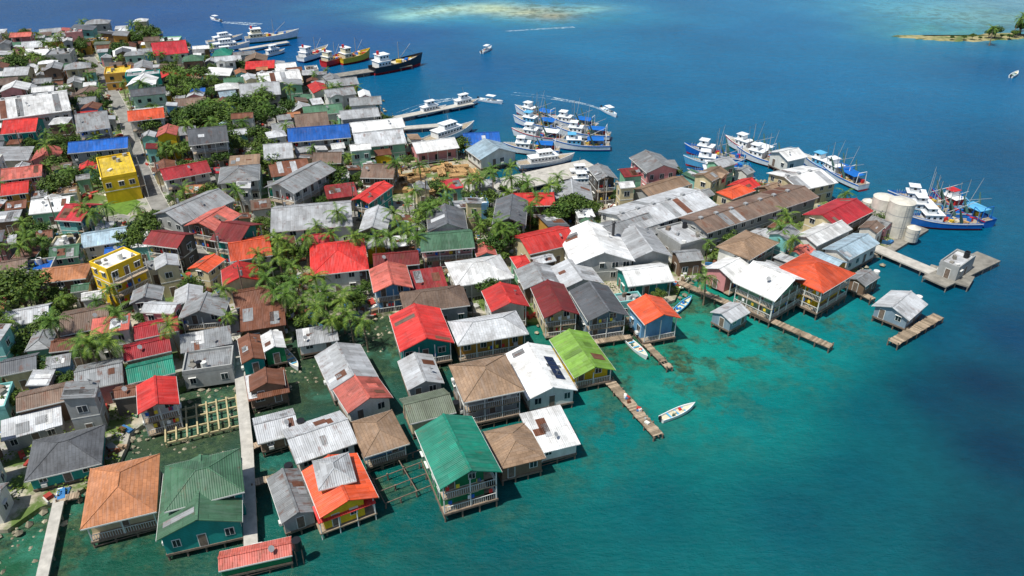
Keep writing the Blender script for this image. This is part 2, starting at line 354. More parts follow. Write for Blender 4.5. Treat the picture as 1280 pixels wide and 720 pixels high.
# P0(left/near) P1(near/right) P2(far right), eave z, roof, ridge u/v, roof colour, wall, flags (S stilts, s/e porch side, W warehouse)
H=[
((100,662,198,640,200,567),4.2,'h','u','terra_s','cream','Ss'),
((195,676,303,652,302,572),4.4,'g','v','green','teal','S'),
((205,640,300,612,300,560),5.8,'h','u','green','teal','S'),
((30,602,130,580,132,530),3.4,'h','u','dgrey_s','teal','S'),
((0,550,78,529,77,508),3.4,'s','u','lgrey','grey',''),
((273,714,366,694,364,670),2.6,'g','u','salmon','green','S'),
((352,655,397,640,374,585),3.4,'g','v','grey','grey','S'),
((400,648,467,620,446,566),4.0,'g','v','orange','yellow','Se'),
((398,613,450,602,436,565),5.4,'h','u','lgrey','ochre','S'),
((370,580,447,553,425,513),3.6,'g','u','lgrey','white','S'),
((455,572,508,553,490,512),3.7,'h','u','tan_s','blue','Ss'),
((550,612,622,588,590,520),6.7,'g','v','teal','green','Sse'),
((625,587,678,571,658,527),3.7,'h','v','tan_s','wood','S'),
((672,566,720,551,700,510),3.5,'s','u','white','white','S'),
((580,503,657,488,632,443),6.4,'h','u','tan_s','grey','Ss'),
((660,500,720,487,688,432),3.8,'g','v','white','white','S o'),
((718,473,765,461,735,415),3.6,'g','v','lime','yellow','Ss'),
((512,530,570,515,555,485),3.6,'g','u','olive','cream','S'),
((510,488,553,478,540,443),3.6,'g','v','lgrey','grey','S'),
((572,432,672,420,645,388),4.8,'h','u','lgrey_s','ochre','Ss'),
((500,440,567,428,550,385),5.0,'g','v','red','teal','Ss'),
((505,392,590,382,578,355),4.6,'h','u','brown_s','grey',''),
((413,488,468,470,450,430),3.8,'g','v','lgrey','white','S'),
((435,517,492,497,470,468),3.8,'g','v','salmon','white','S'),
((322,555,372,540,366,510),3.2,'g','u','lgrey','wood','S'),
((310,500,362,488,356,462),3.2,'s','u','rust','wood','S'),
((372,432,425,424,420,405),3.4,'s','u','lgrey','white','S'),
((388,345,466,338,455,298),5.6,'h','u','red','white','e'),
((467,366,515,359,508,331),5.6,'g','v','salmon','blue','s'),
((467,335,525,330,522,312),4.6,'g','u','dkred','dark',''),
((515,362,560,356,552,336),4.2,'s','u','dkred','wood',''),
((570,358,640,346,625,318),4.8,'h','u','white','white','s'),
((614,390,663,383,648,357),5.0,'g','v','red','white','s'),
((680,398,722,392,705,355),5.2,'g','v','dkred','cream','s'),
((735,402,785,394,760,357),5.2,'g','v','dgrey','bgrey','s'),
((806,406,850,397,828,372),5.4,'g','v','orange','blue','Ss'),
((702,362,752,353,735,328),4.2,'g','v','lgrey','white',''),
((655,362,700,355,690,332),4.2,'g','v','grey','wood',''),
((785,358,840,350,825,328),4.4,'g','u','white','teal','s'),
((715,332,790,325,770,286),5.2,'g','v','white','grey',''),
((790,325,840,320,815,288),5.0,'g','v','lgrey','grey',''),
((662,318,714,302,698,282),5.0,'g','u','red','cream',''),
((526,315,590,308,587,286),5.8,'g','u','green','pink','s'),
((535,290,582,286,580,262),5.4,'g','v','dgrey','white',''),
((848,272,884,303,1024,246),6.0,'g','v','brown','grey','W'),
((748,264,792,288,897,256),5.6,'g','v','lgrey','white','W'),
((735,283,775,300,830,288),4.6,'g','v','grey','grey',''),
((815,287,850,312,888,300),4.8,'f','v','lgrey','grey',''),
((958,216,1000,243,1048,228),5.4,'g','v','white','cream','W'),
((895,308,937,324,974,303),6.0,'h','v','tan_s','white','e'),
((880,335,916,352,948,334),4.2,'g','v','white','pink','e'),
((916,352,968,374,1013,350),6.2,'g','u','white','lgreen','Sse'),
((965,338,1028,364,1070,342),6.4,'h','v','orange','yellow','Sse'),
((888,390,914,404,938,390),3.3,'g','v','lgrey','bgrey','S'),
((1090,382,1136,400,1160,380),3.4,'g','v','lgrey','bgrey','S'),
((1172,328,1204,343,1222,322),4.0,'f','v','lgrey','grey','S'),
((1003,268,1048,284,1092,264),5.4,'g','v','crimson','cream','e'),
((992,295,1022,309,1066,286),5.0,'g','v','white','white',''),
((1028,311,1062,326,1100,304),4.6,'g','v','sky','white','S'),
((1058,348,1082,358,1100,346),3.4,'g','v','grey','wood','S'),
((895,240,916,250,945,238),6.6,'h','v','orange','cream',''),
((790,236,812,246,864,230),5.0,'g','v','tan','grey',''),
((960,190,985,204,1010,196),4.6,'g','v','white','white','S'),
((107,330,137,346,187,322),8.6,'f','v','white','yellow','Te'),
((178,305,225,318,246,292),6.8,'g','u','dkred','dark','s'),
((230,282,270,293,302,268),6.4,'g','v','salmon','wood','s'),
((262,300,300,308,330,280),6.8,'g','u','dkred','teal','se'),
((288,327,338,318,336,293),5.8,'g','u','orange','white','s'),
((234,336,262,346,282,324),5.2,'g','v','orange','cream',''),
((278,358,326,350,322,330),5.0,'g','v','red','cream',''),
((294,385,342,376,338,355),4.2,'g','u','rust','wood',''),
((300,413,360,405,355,378),4.2,'s','u','rust','wood',''),
((330,440,357,434,352,414),4.2,'g','v','white','green','S'),
((302,455,330,448,325,418),3.8,'g','v','rust','teal','S'),
((312,490,362,483,354,462),3.8,'g','v','rust','wood','S'),
((168,425,220,412,222,394),5.0,'g','u','crimson','white',''),
((155,452,213,438,212,418),4.8,'g','u','crimson','cream',''),
((160,480,217,465,216,443),4.6,'g','u','teal','aqua','s'),
((172,518,225,505,220,470),5.4,'g','v','red','white','s'),
((175,390,222,398,228,378),6.0,'g','u','lgrey','pink',''),
((222,400,290,402,288,372),5.6,'g','v','grey','grey','s'),
((225,440,292,428,288,408),4.6,'s','u','grey','grey',''),
((224,470,298,462,296,432),3.8,'f','u','grey','grey',''),
((190,268,226,282,294,250),6.4,'g','v','grey','grey',''),
((338,290,448,284,440,250),5.6,'g','u','lgrey','white',''),
((448,290,480,288,490,262),5.8,'g','v','lgrey','cream','s'),
((330,234,368,246,420,212),7.4,'g','v','grey','white','se'),
((438,250,462,256,492,232),6.0,'g','v','red','teal','s'),
((68,275,105,282,132,255),6.0,'g','u','crimson','aqua','e'),
((42,355,118,352,116,328),5.2,'h','u','terra_s','wood',''),
((0,350,40,345,40,320),4.8,'g','u','brown','wood',''),
((360,178,440,172,436,156),6.0,'g','u','blue','white','s'),
((84,192,166,186,164,172),6.0,'g','u','blue','grey',''),
((124,226,182,216,172,190),7.2,'f','u','yellow','yellow','e'),
((0,150,92,138,84,112),7.2,'g','u','white','white','W'),
((0,168,60,168,56,148),6.4,'g','u','red','teal',''),
((0,226,62,222,58,206),5.6,'g','u','salmon','pink',''),
((0,245,44,243,42,226),5.4,'g','u','red','ochre',''),
((205,226,258,214,256,202),6.2,'g','u','crimson','white','s'),
((236,182,284,176,284,158),8.6,'g','u','dgrey','grey','s'),
((96,165,142,160,136,140),8.4,'g','u','grey','white','se'),
((160,152,212,148,206,136),7,'g','u','orange','white','s'),
((445,185,506,178,500,162),6.0,'g','u','lgrey','lgreen',''),
((440,166,502,158,500,148),6.0,'g','u','white','white',''),
((370,162,412,158,408,142),6.0,'g','u','brown','grey',''),
((380,145,428,140,426,130),5.0,'g','u','green','white',''),
((325,105,378,100,372,86),6.0,'g','u','white','white','W'),
((300,122,352,118,350,104),5.6,'g','u','lgrey','grey',''),
((580,182,626,180,622,166),4.0,'g','u','blue','white','S'),
((600,200,640,190,628,178),4.0,'g','v','sky','white','S'),
((330,200,365,196,366,178),6.2,'g','u','lgrey','cream',''),
((640,258,690,255,690,240),5.6,'g','u','red','wood',''),
((690,250,735,248,738,232),5.2,'g','v','lgrey','cream',''),
((615,280,655,280,660,250),6.2,'g','v','dgrey','grey','s'),
((450,222,490,222,500,205),5.4,'g','u','brown','wood',''),
((390,205,430,205,430,190),5.4,'g','u','brown','wood',''),
((192,70,238,66,232,54),6,'g','u','crimson','white',''),
((128,95,168,92,166,82),6,'f','u','yellow','ochre',''),
((20,515,95,500,92,475),4.6,'g','u','brown','wood',''),
((93,490,158,478,156,445),4.6,'g','u','grey','pink',''),
((0,470,50,462,50,440),4.6,'g','u','dgrey','cream',''),
((75,420,140,408,138,378),4.8,'g','u','brown','wood',''),
((0,410,70,402,66,378),4.8,'g','u','lgrey','blue',''),
((102,310,165,302,160,282),5.2,'g','u','sky','white',''),
((60,325,104,322,104,303),5.2,'g','u','green','lgreen',''),
((20,345,76,343,74,322),5.0,'f','u','blue','grey',''),
((162,380,205,376,205,358),5.2,'g','v','grey','grey',''),
]
for P,z,rt,rd,rc,wc,fl in H:
    c,th,lu,lv=fit(P,z)
    st='S' in fl; base=1.25 if st else LANDZ
    if st and z>5.9: base=1.6
    por=[]
    if rd=='u': LX,LY,an=lu,lv,th; mp={'s':'-y','e':'+x'}
    else: LX,LY,an=lv,lu,th+math.pi/2; mp={'s':'-x','e':'-y'}
    for f in('s','e'):
        if f in fl and (lu if f=='e' else lv)>6: por.append(mp[f])
    near=c.y<230
    name='warehouse' if 'W' in fl else ('apartment_building' if 'T' in fl else ('stilt_house' if st else 'house'))
    ex=''
    if 'o' in fl: ex+='solar'
    if rnd()<.15: ex+='tank'
    if 'W' in fl: ex+='low W'
    house(name,c.x,c.y,an,LX,LY,z+(0 if rt!='s' else -.3),rt,rc,wc,base,st,por,near,ex)
    OBB.append((c.x,c.y,LX/2,LY/2,an))
# lower porch of the bright stilt house
b=B()
c,th,lu,lv=fit((398,655,468,628,462,612),3.2)
slab(b,'porch_roof',roofmat('red'),[(-lu/2,-1.2,3.1),(lu/2,-1.2,3.1),(lu/2,1.4,3.7),(-lu/2,1.4,3.7)],.1)
for i in range(4): b.beam('posts',TRIM,(-lu/2+.2+(lu-.4)*i/3,-1.1,-1),(-lu/2+.2+(lu-.4)*i/3,-1.1,3.05),.08)
b.box('deck',PLANK,-lu/2,lu/2,-1.2,1.2,1.0,1.2)
emit(b,'porch',(c.x,c.y,0),th)
# ---------------------------------------------------------------- land
LP=[(-320,665),(8,658),(45,632),(100,614),(150,585),(165,540),(200,512),(240,478),(292,470),(298,440),(362,422),(374,402),(440,398),(490,392),(560,386),(620,396),(690,402),(740,416),(790,408),(845,372),(862,348),(905,354),(940,366),(1000,370),(1060,346),(1085,322),(1122,300),(1098,262),(1060,262),(1000,238),(940,225),(860,228),(800,218),(786,213),(770,238),(720,245),(640,240),(602,232),(615,205),(590,192),(540,188),(505,170),(480,142),(450,120),(410,100),(370,92),(340,80),(270,72),(215,55),(190,42),(100,42),(0,52),(-420,66)]
LW=[G(x,y,LANDZ) for x,y in LP]
def inside(x,y,poly=LW):
    c=False;n=len(poly);j=n-1
    for i in range(n):
        xi,yi=poly[i];xj,yj=poly[j]
        if (yi>y)!=(yj>y) and x<(xj-xi)*(y-yi)/(yj-yi)+xi: c=not c
        j=i
    return c
def edge_dist(x,y):
    m=1e9
    for i in range(len(LW)):
        a=LW[i];b_=LW[(i+1)%len(LW)]; dx,dy=b_[0]-a[0],b_[1]-a[1]; t=max(0,min(1,((x-a[0])*dx+(y-a[1])*dy)/(dx*dx+dy*dy)))
        m=min(m,math.hypot(x-a[0]-t*dx,y-a[1]-t*dy))
    return m
CO=[]
for i in range(len(LW)):
    a=LW[i];c=LW[(i+1)%len(LW)];L=math.hypot(c[0]-a[0],c[1]-a[1]);k=max(1,int(L/3))
    for q in range(k):
        t=q/k; CO.append((a[0]+(c[0]-a[0])*t+ru(-.8,.8),a[1]+(c[1]-a[1])*t+ru(-.8,.8)))
n=len(CO)
gm,t,p=newmat("ground"); v,r,o=coords(t)
n1=noise(t,o,.06,6,.65); n2=noise(t,o,.5,6,.7); n3=noise(t,o,.13,5,.7)
base=mixc(t,'MIX',ramp(t,n2,.35,.65),lin((140,130,112)),lin((186,178,158)))
base=mixc(t,'MIX',ramp(t,n1,.5,.58),base,lin((158,156,148)))
base=mixc(t,'MIX',ramp(t,n3,.46,.55),base,mixc(t,'MIX',n2,lin((58,82,34)),lin((104,124,60))))
t.links.new(base,p.inputs['Base Color']); p.inputs['Roughness'].default_value=.95
me=bpy.data.meshes.new("ground")
V=[(x,y,LANDZ) for x,y in CO]+[(x+ru(-.3,.3),y+ru(-.3,.3),-1.5) for x,y in CO]
me.from_pydata(V,[],[tuple(range(n))]+[(i,n+i,n+(i+1)%n,(i+1)%n) for i in range(n)])
me.materials.append(gm); go=bpy.data.objects.new("ground",me); COL.objects.link(go)
def strip(name,mat,pts,wd,z,th=.05,kerb=False):
    b=B(); W=[Vector(G(x,y,z)) for x,y in pts]
    L=[];R=[]
    for i,q in enumerate(W):
        d=(W[min(i+1,len(W)-1)]-W[max(i-1,0)]).normalized(); nn=Vector((-d.y,d.x)); L.append(q+nn*wd/2); R.append(q-nn*wd/2)
    for i in range(len(W)-1):
        slab(b,'surface',mat,[(a.x,a.y,z) for a in (L[i],R[i],R[i+1],L[i+1])],th)
        if kerb:
            for S in(L,R):
                a,c=S[i],S[i+1]; d=(c-a); b.rbox('kerb',CONC,((a.x+c.x)/2,(a.y+c.y)/2),d.length/2,.1,z-th,z+.11,math.atan2(d.y,d.x))
    emit(b,name); return W
ASPH=m_plain("road_surface",(140,138,132),.95,.4,.4)
RD=[]
for nm,pts,wd in(("road",[(286,366),(262,335),(214,285),(190,240),(172,200),(158,150),(132,100),(110,70)],4.0),("road",[(190,240),(240,230),(300,215),(330,180),(345,140)],3.2),("road",[(214,285),(150,272),(60,290),(-60,310)],3.0),("road",[(158,150),(90,168),(-50,185)],3.0),("pavement",[(345,290),(470,262),(560,262),(640,250),(740,262),(800,280)],3.0)):
    W=strip(nm,ASPH,pts,wd,LANDZ+.06+.004*len(RD),.05,True)
    for a,c in zip(W[:-1],W[1:]):
        d=c-a; RD.append(((a.x+c.x)/2,(a.y+c.y)/2,d.length/2,wd/2,math.atan2(d.y,d.x)))
GRASS=m_plain("grass",(98,130,44),.95,.4,.6)
b=B(); q=[G(x,y,LANDZ) for x,y in((128,258),(158,270),(176,252),(146,240))]; b.poly('g',GRASS,[(x,y,LANDZ+.03) for x,y in q],[(0,1,2,3)]); emit(b,'grass')
RD.append((q[0][0]*.5+q[2][0]*.5,q[0][1]*.5+q[2][1]*.5,7,7,.3))
ly=G(548,225,LANDZ); RD.append((ly[0],ly[1],13,9,.3))
NROAD=len(RD)
# wooded pockets of the town: keep free of houses
GROVE=[(395,368,10),(352,350,8),(345,210,6),(262,160,10),(305,150,10),(245,118,8),(30,375,6),(25,88,6),(165,50,7),(75,68,6),(705,268,7),(622,306,5),(20,430,5),(175,292,5),(70,240,6),(70,195,5),(330,130,7),(130,418,5),(415,228,5),(205,88,6),(520,275,5),(60,400,4),(280,195,6),(40,300,5),(225,205,5)]
GV=[(*G(x,y,LANDZ),r) for x,y,r in GROVE]
for x,y,r_ in GV: RD.append((x,y,r_*.75,r_*.75,.3))
# ---------------------------------------------------------------- infill houses
roofs=['grey']*18+['lgrey']*24+['white']*19+['dgrey']*8+['brown']*9+['rust']*13+['red']*4+['salmon']*5+['dkred']*4+['green']*4+['tan_s']*4+['brown_s']*3+['blue']*1+['sky']*3+['olive']*3+['terra_s']*3+['crimson']*1+['teal']*1
walls=['white']*9+['cream']*5+['grey']*6+['wood']*5+['aqua']*3+['pink']*3+['blue']*3+['lgreen']*2+['teal']*1+['ochre']*2+['yellow']*1+['mint']*2+['dark']*2
def theta(x,y):
    return math.radians(18+ (24 if x>40 else 0)+ru(-8,8)+(90 if rnd()<.4 else 0))
cnt=0
def fill(sp,lx,ly,eh,tries=1):
    global cnt
    xs=np.arange(-330,140,sp)
    for gx in xs:
        for gy in np.arange(50,520,sp):
            x=gx*math.cos(.33)+ru(-.25,.25)*sp; y=gy+ru(-.25,.25)*sp
            if not inside(x,y) or edge_dist(x,y)<2.5: continue
            L,Wd=ru(*lx),ru(*ly); th=theta(x,y)
            for _ in range(tries):
                ob=(x,y,L/2,Wd/2,th)
                if any(overlap(ob,o) for o in OBB) or any(overlap(ob,o) for o in RD):
                    L*=.85;Wd*=.85
                    if min(L,Wd)<3.0: break
                    x+=ru(-1,1);y+=ru(-1,1); continue
                two=rnd()<eh; e=(ru(5.8,6.8) if two else ru(3.2,4.0))+LANDZ
                rt=random.choice('gggggghhsf') if L>5 else random.choice('gs')
                por=[]
                if L>8 and rnd()<.35: por=[random.choice(['-y','+x','-x'])]
                rcol=random.choice(roofs)
                if rcol.endswith('_s') and rt!='h': rcol=rcol[:-2]
                if rt=='f': rcol=random.choice(['white','lgrey','grey'])
                if y>220 and rnd()<.35: rcol=random.choice(['white','lgrey','grey'])
                house('house' if L>5 else 'shed',x,y,th,L,Wd,e,rt,rcol,random.choice(walls),LANDZ,False,por,y<190,('tank' if rnd()<.12 else '')+(' X' if rnd()<.35 and L>7 and not por else ''))
                OBB.append(ob); cnt+=1; break
fill(10,(8,12.5),(6.5,9.5),.4,5)
fill(5.5,(5.0,8.5),(4.2,6.8),.2,5)
fill(3.5,(3.0,5.2),(2.8,4.2),.0,3)
print("infill",cnt)
# ---------------------------------------------------------------- water
CPT=[(820,640,2,88,94),(640,700,2,84,88),(450,690,6,90,86),(1000,650,2,80,92),(1250,690,2,68,84),(1230,480,3,50,76),(1250,560,3,54,78),(1170,500,3,64,86),(1100,520,2,88,100),(1080,600,2,84,96),(950,520,6,114,114),(880,440,20,146,130),(930,430,18,144,132),(1000,440,10,126,124),(760,540,8,110,108),(850,480,18,136,124),(1060,400,10,122,126),(1180,420,4,78,102),(1270,350,3,76,108),(1270,420,3,60,92),(1200,310,4,90,118),(1260,200,3,84,122),(1100,150,3,96,138),(1000,100,3,102,146),(900,120,3,100,142),(800,200,4,86,118),(700,110,4,94,136),(600,90,4,90,138),(520,110,6,92,130),(450,40,4,80,136),(200,15,3,70,128),(50,20,4,74,128),(700,50,6,106,148),(900,10,5,108,154),(1000,30,4,104,150),(1150,60,8,110,150),(1270,90,6,92,136),(480,440,50,76,56),(470,410,60,78,52),(400,560,20,80,70),(250,530,70,80,54),(160,690,26,84,66),(20,690,36,92,62),(480,600,6,88,82),(560,660,3,86,86),(370,480,56,70,48),(340,600,14,78,72),(620,215,8,88,108),(780,430,24,114,88),(860,385,30,136,112),(740,225,6,86,112),(830,440,26,134,110),(330,690,10,88,80),(650,560,6,94,90),(560,450,28,84,74),(-200,690,36,86,66),(-200,20,4,72,124),(1500,300,3,80,116),(1500,600,3,60,80)]
CW=np.array([G(c[0],c[1]) for c in CPT]); CC=np.array([lin(c[2:]) for c in CPT])*.9
BL=[(600,8,75,9,(60,155,178),.85),(640,24,70,7,(45,145,168),.7),(500,20,12,4,(130,190,190),.9),(535,15,16,5,(150,200,190),1.),(580,12,18,4,(175,205,185),1.),(620,12,16,6,(180,200,165),1.),(658,14,14,5,(190,200,165),1.),(692,16,13,6,(150,138,104),1.),(730,12,18,4,(130,185,185),.95),(1180,12,34,12,(110,170,175),.75),(1230,22,36,10,(130,170,160),.85),(1150,28,30,9,(60,150,168),.65),(1120,5,50,14,(60,148,172),.65),(1270,5,40,10,(120,160,165),.65),(1190,42,34,7,(80,155,150),.7)]
ny,nx=380,360
ys=np.concatenate([np.linspace(-80,40,14)[:-1],40+np.cumsum(np.geomspace(.7,40,ny))]); ny=len(ys)
ss=np.linspace(-1.9,1.9,nx)
X=(ss[None,:]*(np.abs(ys)[:,None]+60)); Y=np.repeat(ys[:,None],nx,1)
pts=np.stack([X.ravel(),Y.ravel()],1)
d=np.sqrt(((pts[:,None,:]-CW[None])**2).sum(2))/(6+.06*np.abs(CW[:,1]))[None]+.15
wt=d**-3.2; col=(wt[:,:,None]*CC[None]).sum(1)/wt.sum(1)[:,None]
for bx,by,rx,ry,c,s in BL:
    g=np.array(G(bx,by)); e=np.exp(-(((pts[:,0]-g[0])/rx)**2+((pts[:,1]-g[1]+3*np.sin(pts[:,0]*.09))/(ry*2.4))**2))*s
    e*=(.8+.2*np.sin(pts[:,0]*.25+3*np.sin(pts[:,1]*.15)))
    col=col*(1-e[:,None])+np.array(lin(c))[None]*e[:,None]
sq=[(250,530,16,1),(480,430,16,1),(370,480,16,1),(100,680,14,1),(400,560,12,1),(780,430,10,1),(560,470,12,1),(860,390,9,.9),(20,690,16,1),(845,455,11,.95),(160,690,10,.9),(480,590,9,.8),(800,480,9,.85),(900,440,10,.8),(760,520,9,.6),(700,560,9,.5),(960,430,9,.7),(600,640,8,.35),(330,700,10,.6),(1040,400,9,.6),(880,500,10,.5),(1000,460,9,.4),(440,650,9,.5),(550,12,26,.5),(680,14,30,.7),(1200,24,40,.5)]
shal=np.zeros(len(pts))
for x,y,r_,am in sq:
    g=G(x,y); shal=np.maximum(shal,am*np.exp(-((pts[:,0]-g[0])**2+(pts[:,1]-g[1])**2)/r_**2))
me=bpy.data.meshes.new("water")
idx=np.arange(ny*nx).reshape(ny,nx)
F=np.stack([idx[:-1,:-1],idx[:-1,1:],idx[1:,1:],idx[1:,:-1]],2).reshape(-1,4)
me.from_pydata([(float(a),float(c),0.0) for a,c in pts],[],F.tolist())
at=me.color_attributes.new("depth_tint",'FLOAT_COLOR','POINT')
buf=np.concatenate([col,shal[:,None]],1).astype(np.float32).ravel(); at.data.foreach_set("color",buf)
wm_,t,p=newmat("water"); a=N(t,'ShaderNodeAttribute'); a.attribute_name="depth_tint"; v,r,o=coords(t)
big=ramp(t,noise(t,o,.018,5,.6),.3,.7,(.76,.82,.85),(1.2,1.16,1.14))
base=mixc(t,'MULTIPLY',1,a.outputs['Color'],big)
rip=ramp(t,noise(t,o,.35,5,.65,(1,1.6,1)),.3,.7,(.84,.86,.87),(1.14,1.12,1.12)); base=mixc(t,'MULTIPLY',1,base,rip)
# pale sand patches, then seagrass and coral rubble showing through the shallows
sandm=ramp(t,noise(t,o,.09,6,.7),.5,.66); f0=N(t,'ShaderNodeMath',operation='MULTIPLY'); t.links.new(sandm,f0.inputs[0]); t.links.new(a.outputs['Alpha'],f0.inputs[1])
f0b=N(t,'ShaderNodeMath',operation='MULTIPLY'); t.links.new(f0.outputs[0],f0b.inputs[0]); f0b.inputs[1].default_value=.45
base=mixc(t,'MIX',f0b.outputs[0],base,lin((70,150,130)))
sea=ramp(t,noise(t,o,.15,9,.72),.47,.56)
f=N(t,'ShaderNodeMath',operation='MULTIPLY'); t.links.new(sea,f.inputs[0]); t.links.new(a.outputs['Alpha'],f.inputs[1])
bed=mixc(t,'MIX',ramp(t,noise(t,o,.7,8,.78),.38,.62),lin((6,44,40)),lin((78,98,66)))
base=mixc(t,'MIX',f.outputs[0],base,bed)
t.links.new(base,p.inputs['Base Color']); p.inputs['Roughness'].default_value=.2; p.inputs['IOR'].default_value=1.33; p.inputs['Specular IOR Level'].default_value=.22
n1=noise(t,o,.9,7,.7,(1,1.7,1)); n2=noise(t,o,.12,3,.5,(1,2,1)); s_=N(t,'ShaderNodeMath',operation='ADD'); t.links.new(n1,s_.inputs[0]); t.links.new(n2,s_.inputs[1])
bp=N(t,'ShaderNodeBump'); bp.inputs['Strength'].default_value=.75; bp.inputs['Distance'].default_value=.45; t.links.new(s_.outputs[0],bp.inputs['Height']); t.links.new(bp.outputs[0],p.inputs['Normal'])
me.materials.append(wm_); wo=bpy.data.objects.new("water",me); COL.objects.link(wo)
# ---------------------------------------------------------------- vegetation
def palm(seed):
    random.seed(seed); b=B(); BK=m_plain("palm_bark",(136,120,98),.9,.4,3); LF=m_leaf("palm_leaf",(.03,.09,.015),(.17,.27,.05))
    h=ru(6.5,9); lx,ly=ru(-1,1),ru(-1,1); pr=Vector((0,0,-.3))
    for i in range(1,7):
        s=i/6; q=Vector((lx*s*s,ly*s*s,h*s)); b.beam('trunk',BK,pr,q,.22-.08*(s-1/6),.22-.08*s,6); pr=q
    nf=14
    for k in range(nf):
        az=k*2.399+ru(-.2,.2); el=ru(.7,-.45) if k>3 else ru(.9,1.3); Lf=ru(3.0,3.9)
        pts=[];q=pr.copy();e=el
        for i in range(8):
            pts.append(q.copy()); q=q+Vector((math.cos(az)*math.cos(e),math.sin(az)*math.cos(e),math.sin(e)))*Lf/7; e-=.24
        side=Vector((-math.sin(az),math.cos(az),0))
        for i in range(7):
            b.beam('fronds',LF,pts[i],pts[i+1],.03,.02,3)
            for s in(-1,1):
                for hlf in(0,.5):
                    a=pts[i].lerp(pts[i+1],hlf+.02); c=pts[i].lerp(pts[i+1],hlf+.45); ll=.62*math.sin(math.pi*min(1,(i+hlf+1.2)/8.4))+.1
                    fw=(pts[i+1]-pts[i])*.5; tip=(a+c)/2+side*s*ll+fw*.8+Vector((0,0,-ll*.35))
                    b.poly('fronds',LF,[tuple(a),tuple(c),tuple(tip)],[(0,1,2)])
    return b.meshes('palm_tree')
def broad(seed,R,Hh):
    random.seed(seed); b=B(); BK=m_plain("tree_bark",(92,78,62),.9,.4,3); LF=m_leaf("tree_leaf",(.02,.055,.012),(.11,.18,.035))
    top=Vector((ru(-.3,.3),ru(-.3,.3),Hh*.45)); b.beam('trunk',BK,(0,0,-.3),top,.28,.18,7)
    for k in range(13):
        az=k*2.4+ru(-.3,.3); rr=R*math.sqrt((k+.5)/13)*.82; c=Vector((math.cos(az)*rr,math.sin(az)*rr,Hh*ru(.6,.8)+ (R-rr)*.35))
        b.beam('limbs',BK,top,c,.11,.04,5)
        cr=R*ru(.26,.42)
        for _ in range(130):
            d=Vector((random.gauss(0,1),random.gauss(0,1),random.gauss(0,.8))).normalized()*cr*ru(.6,1.1); q=c+d; s=ru(.14,.32)
            u=Vector((ru(-1,1),ru(-1,1),ru(-.5,.5))).normalized(); w_=u.cross(d.normalized()+Vector((ru(-.4,.4),ru(-.4,.4),.5)))
            if w_.length<.1: continue
            w_.normalize()
            b.poly('foliage',LF,[tuple(q-u*s),tuple(q-w_*s*.7),tuple(q+u*s),tuple(q+w_*s*.7)],[(0,1,2,3)])
    return b.meshes('broadleaf_tree')
PM=[palm(s) for s in(11,12,13,14)]; TM=[broad(21,3.2,5.5),broad(22,4,6.5),broad(23,2.4,4.2),broad(24,3.6,6)]
random.seed(99)
for x,y in((335,348),(350,328),(365,352),(353,374),(376,368),(392,385),(405,368),(426,376),(437,388),(326,332),(345,302),(382,298),(410,290),(420,272),(396,350),(412,394),(342,362),(430,358),(368,330),(510,292),(520,280),(545,250),(612,203),(600,226),(132,425),(118,438),(115,270),(104,264),(35,300),(50,296),(28,310),(150,395),(672,245),(556,246),(978,290),(990,300),(985,275),(540,262),(380,300),(585,225),(695,222),(455,395),(250,175),(262,150),(236,160),(300,150),(208,165),(278,170),(180,110),(240,108),(330,135),(70,408),(60,188),(885,342),(8,400),(520,262),(518,300),(468,300),(395,280),(360,300),(490,300),(95,430),(140,432),(560,236),(640,225),(660,232),(525,205),(495,205),(440,300),(300,240),(275,235)):
    g=G(x,y,7); place('palm_tree',random.choice(PM),(g[0],g[1],LANDZ if inside(*g) else 0),ru(0,6.28),ru(.75,1.05))
for x,y,s in((702,264,1.3),(690,270,1),(716,262,1),(622,306,1.0),(610,310,.8),(30,374,1.3),(20,430,.9),(165,305,1.0),(180,292,1.0),(186,280,.8),(70,236,1.0),(76,190,1.0),(70,205,.8),(240,110,1.0),(225,118,.9),(338,206,1.1),(350,200,.9),(280,196,.9),(270,150,1.2),(245,150,1.1),(300,155,1.1),(318,150,1.),(322,172,1.),(20,88,1.2),(60,84,1.),(130,226,.9),(590,246,.8),(416,225,1.),(420,235,.8),(215,92,1.),(250,95,1.),(290,100,1.),(150,62,1.1),(100,60,1.),(190,48,1.2),(172,52,1.1),(160,45,1.),(0,100,1.),(255,205,.8),(300,232,.8),(395,300,.8),(10,495,.9),(65,405,.9),(245,75,1.),(460,300,.7),(60,455,.7),(120,420,.7),(345,145,1.),(330,128,1.),(360,135,.9),(330,185,.9),(255,165,1.1),(285,165,1.),(225,145,1.),(190,160,.9),(300,135,1.1),(75,66,1.),(376,395,.7),(420,400,.6),(350,390,.6),(444,372,.6)):
    g=G(x,y,4); place('broadleaf_tree',random.choice(TM),(g[0],g[1],LANDZ),ru(0,6.28),s)
for x,y,r_ in GV[2:]:
    for _ in range(int(r_*r_*.12)+1):
        a,q=ru(0,6.28),r_*.9*math.sqrt(rnd()); X_,Y_=x+math.cos(a)*q,y+math.sin(a)*q
        if inside(X_,Y_): place(*(('palm_tree',random.choice(PM)) if rnd()<.4 else ('broadleaf_tree',random.choice(TM))),(X_,Y_,LANDZ),ru(0,6.28),ru(.5,.95))
k=0
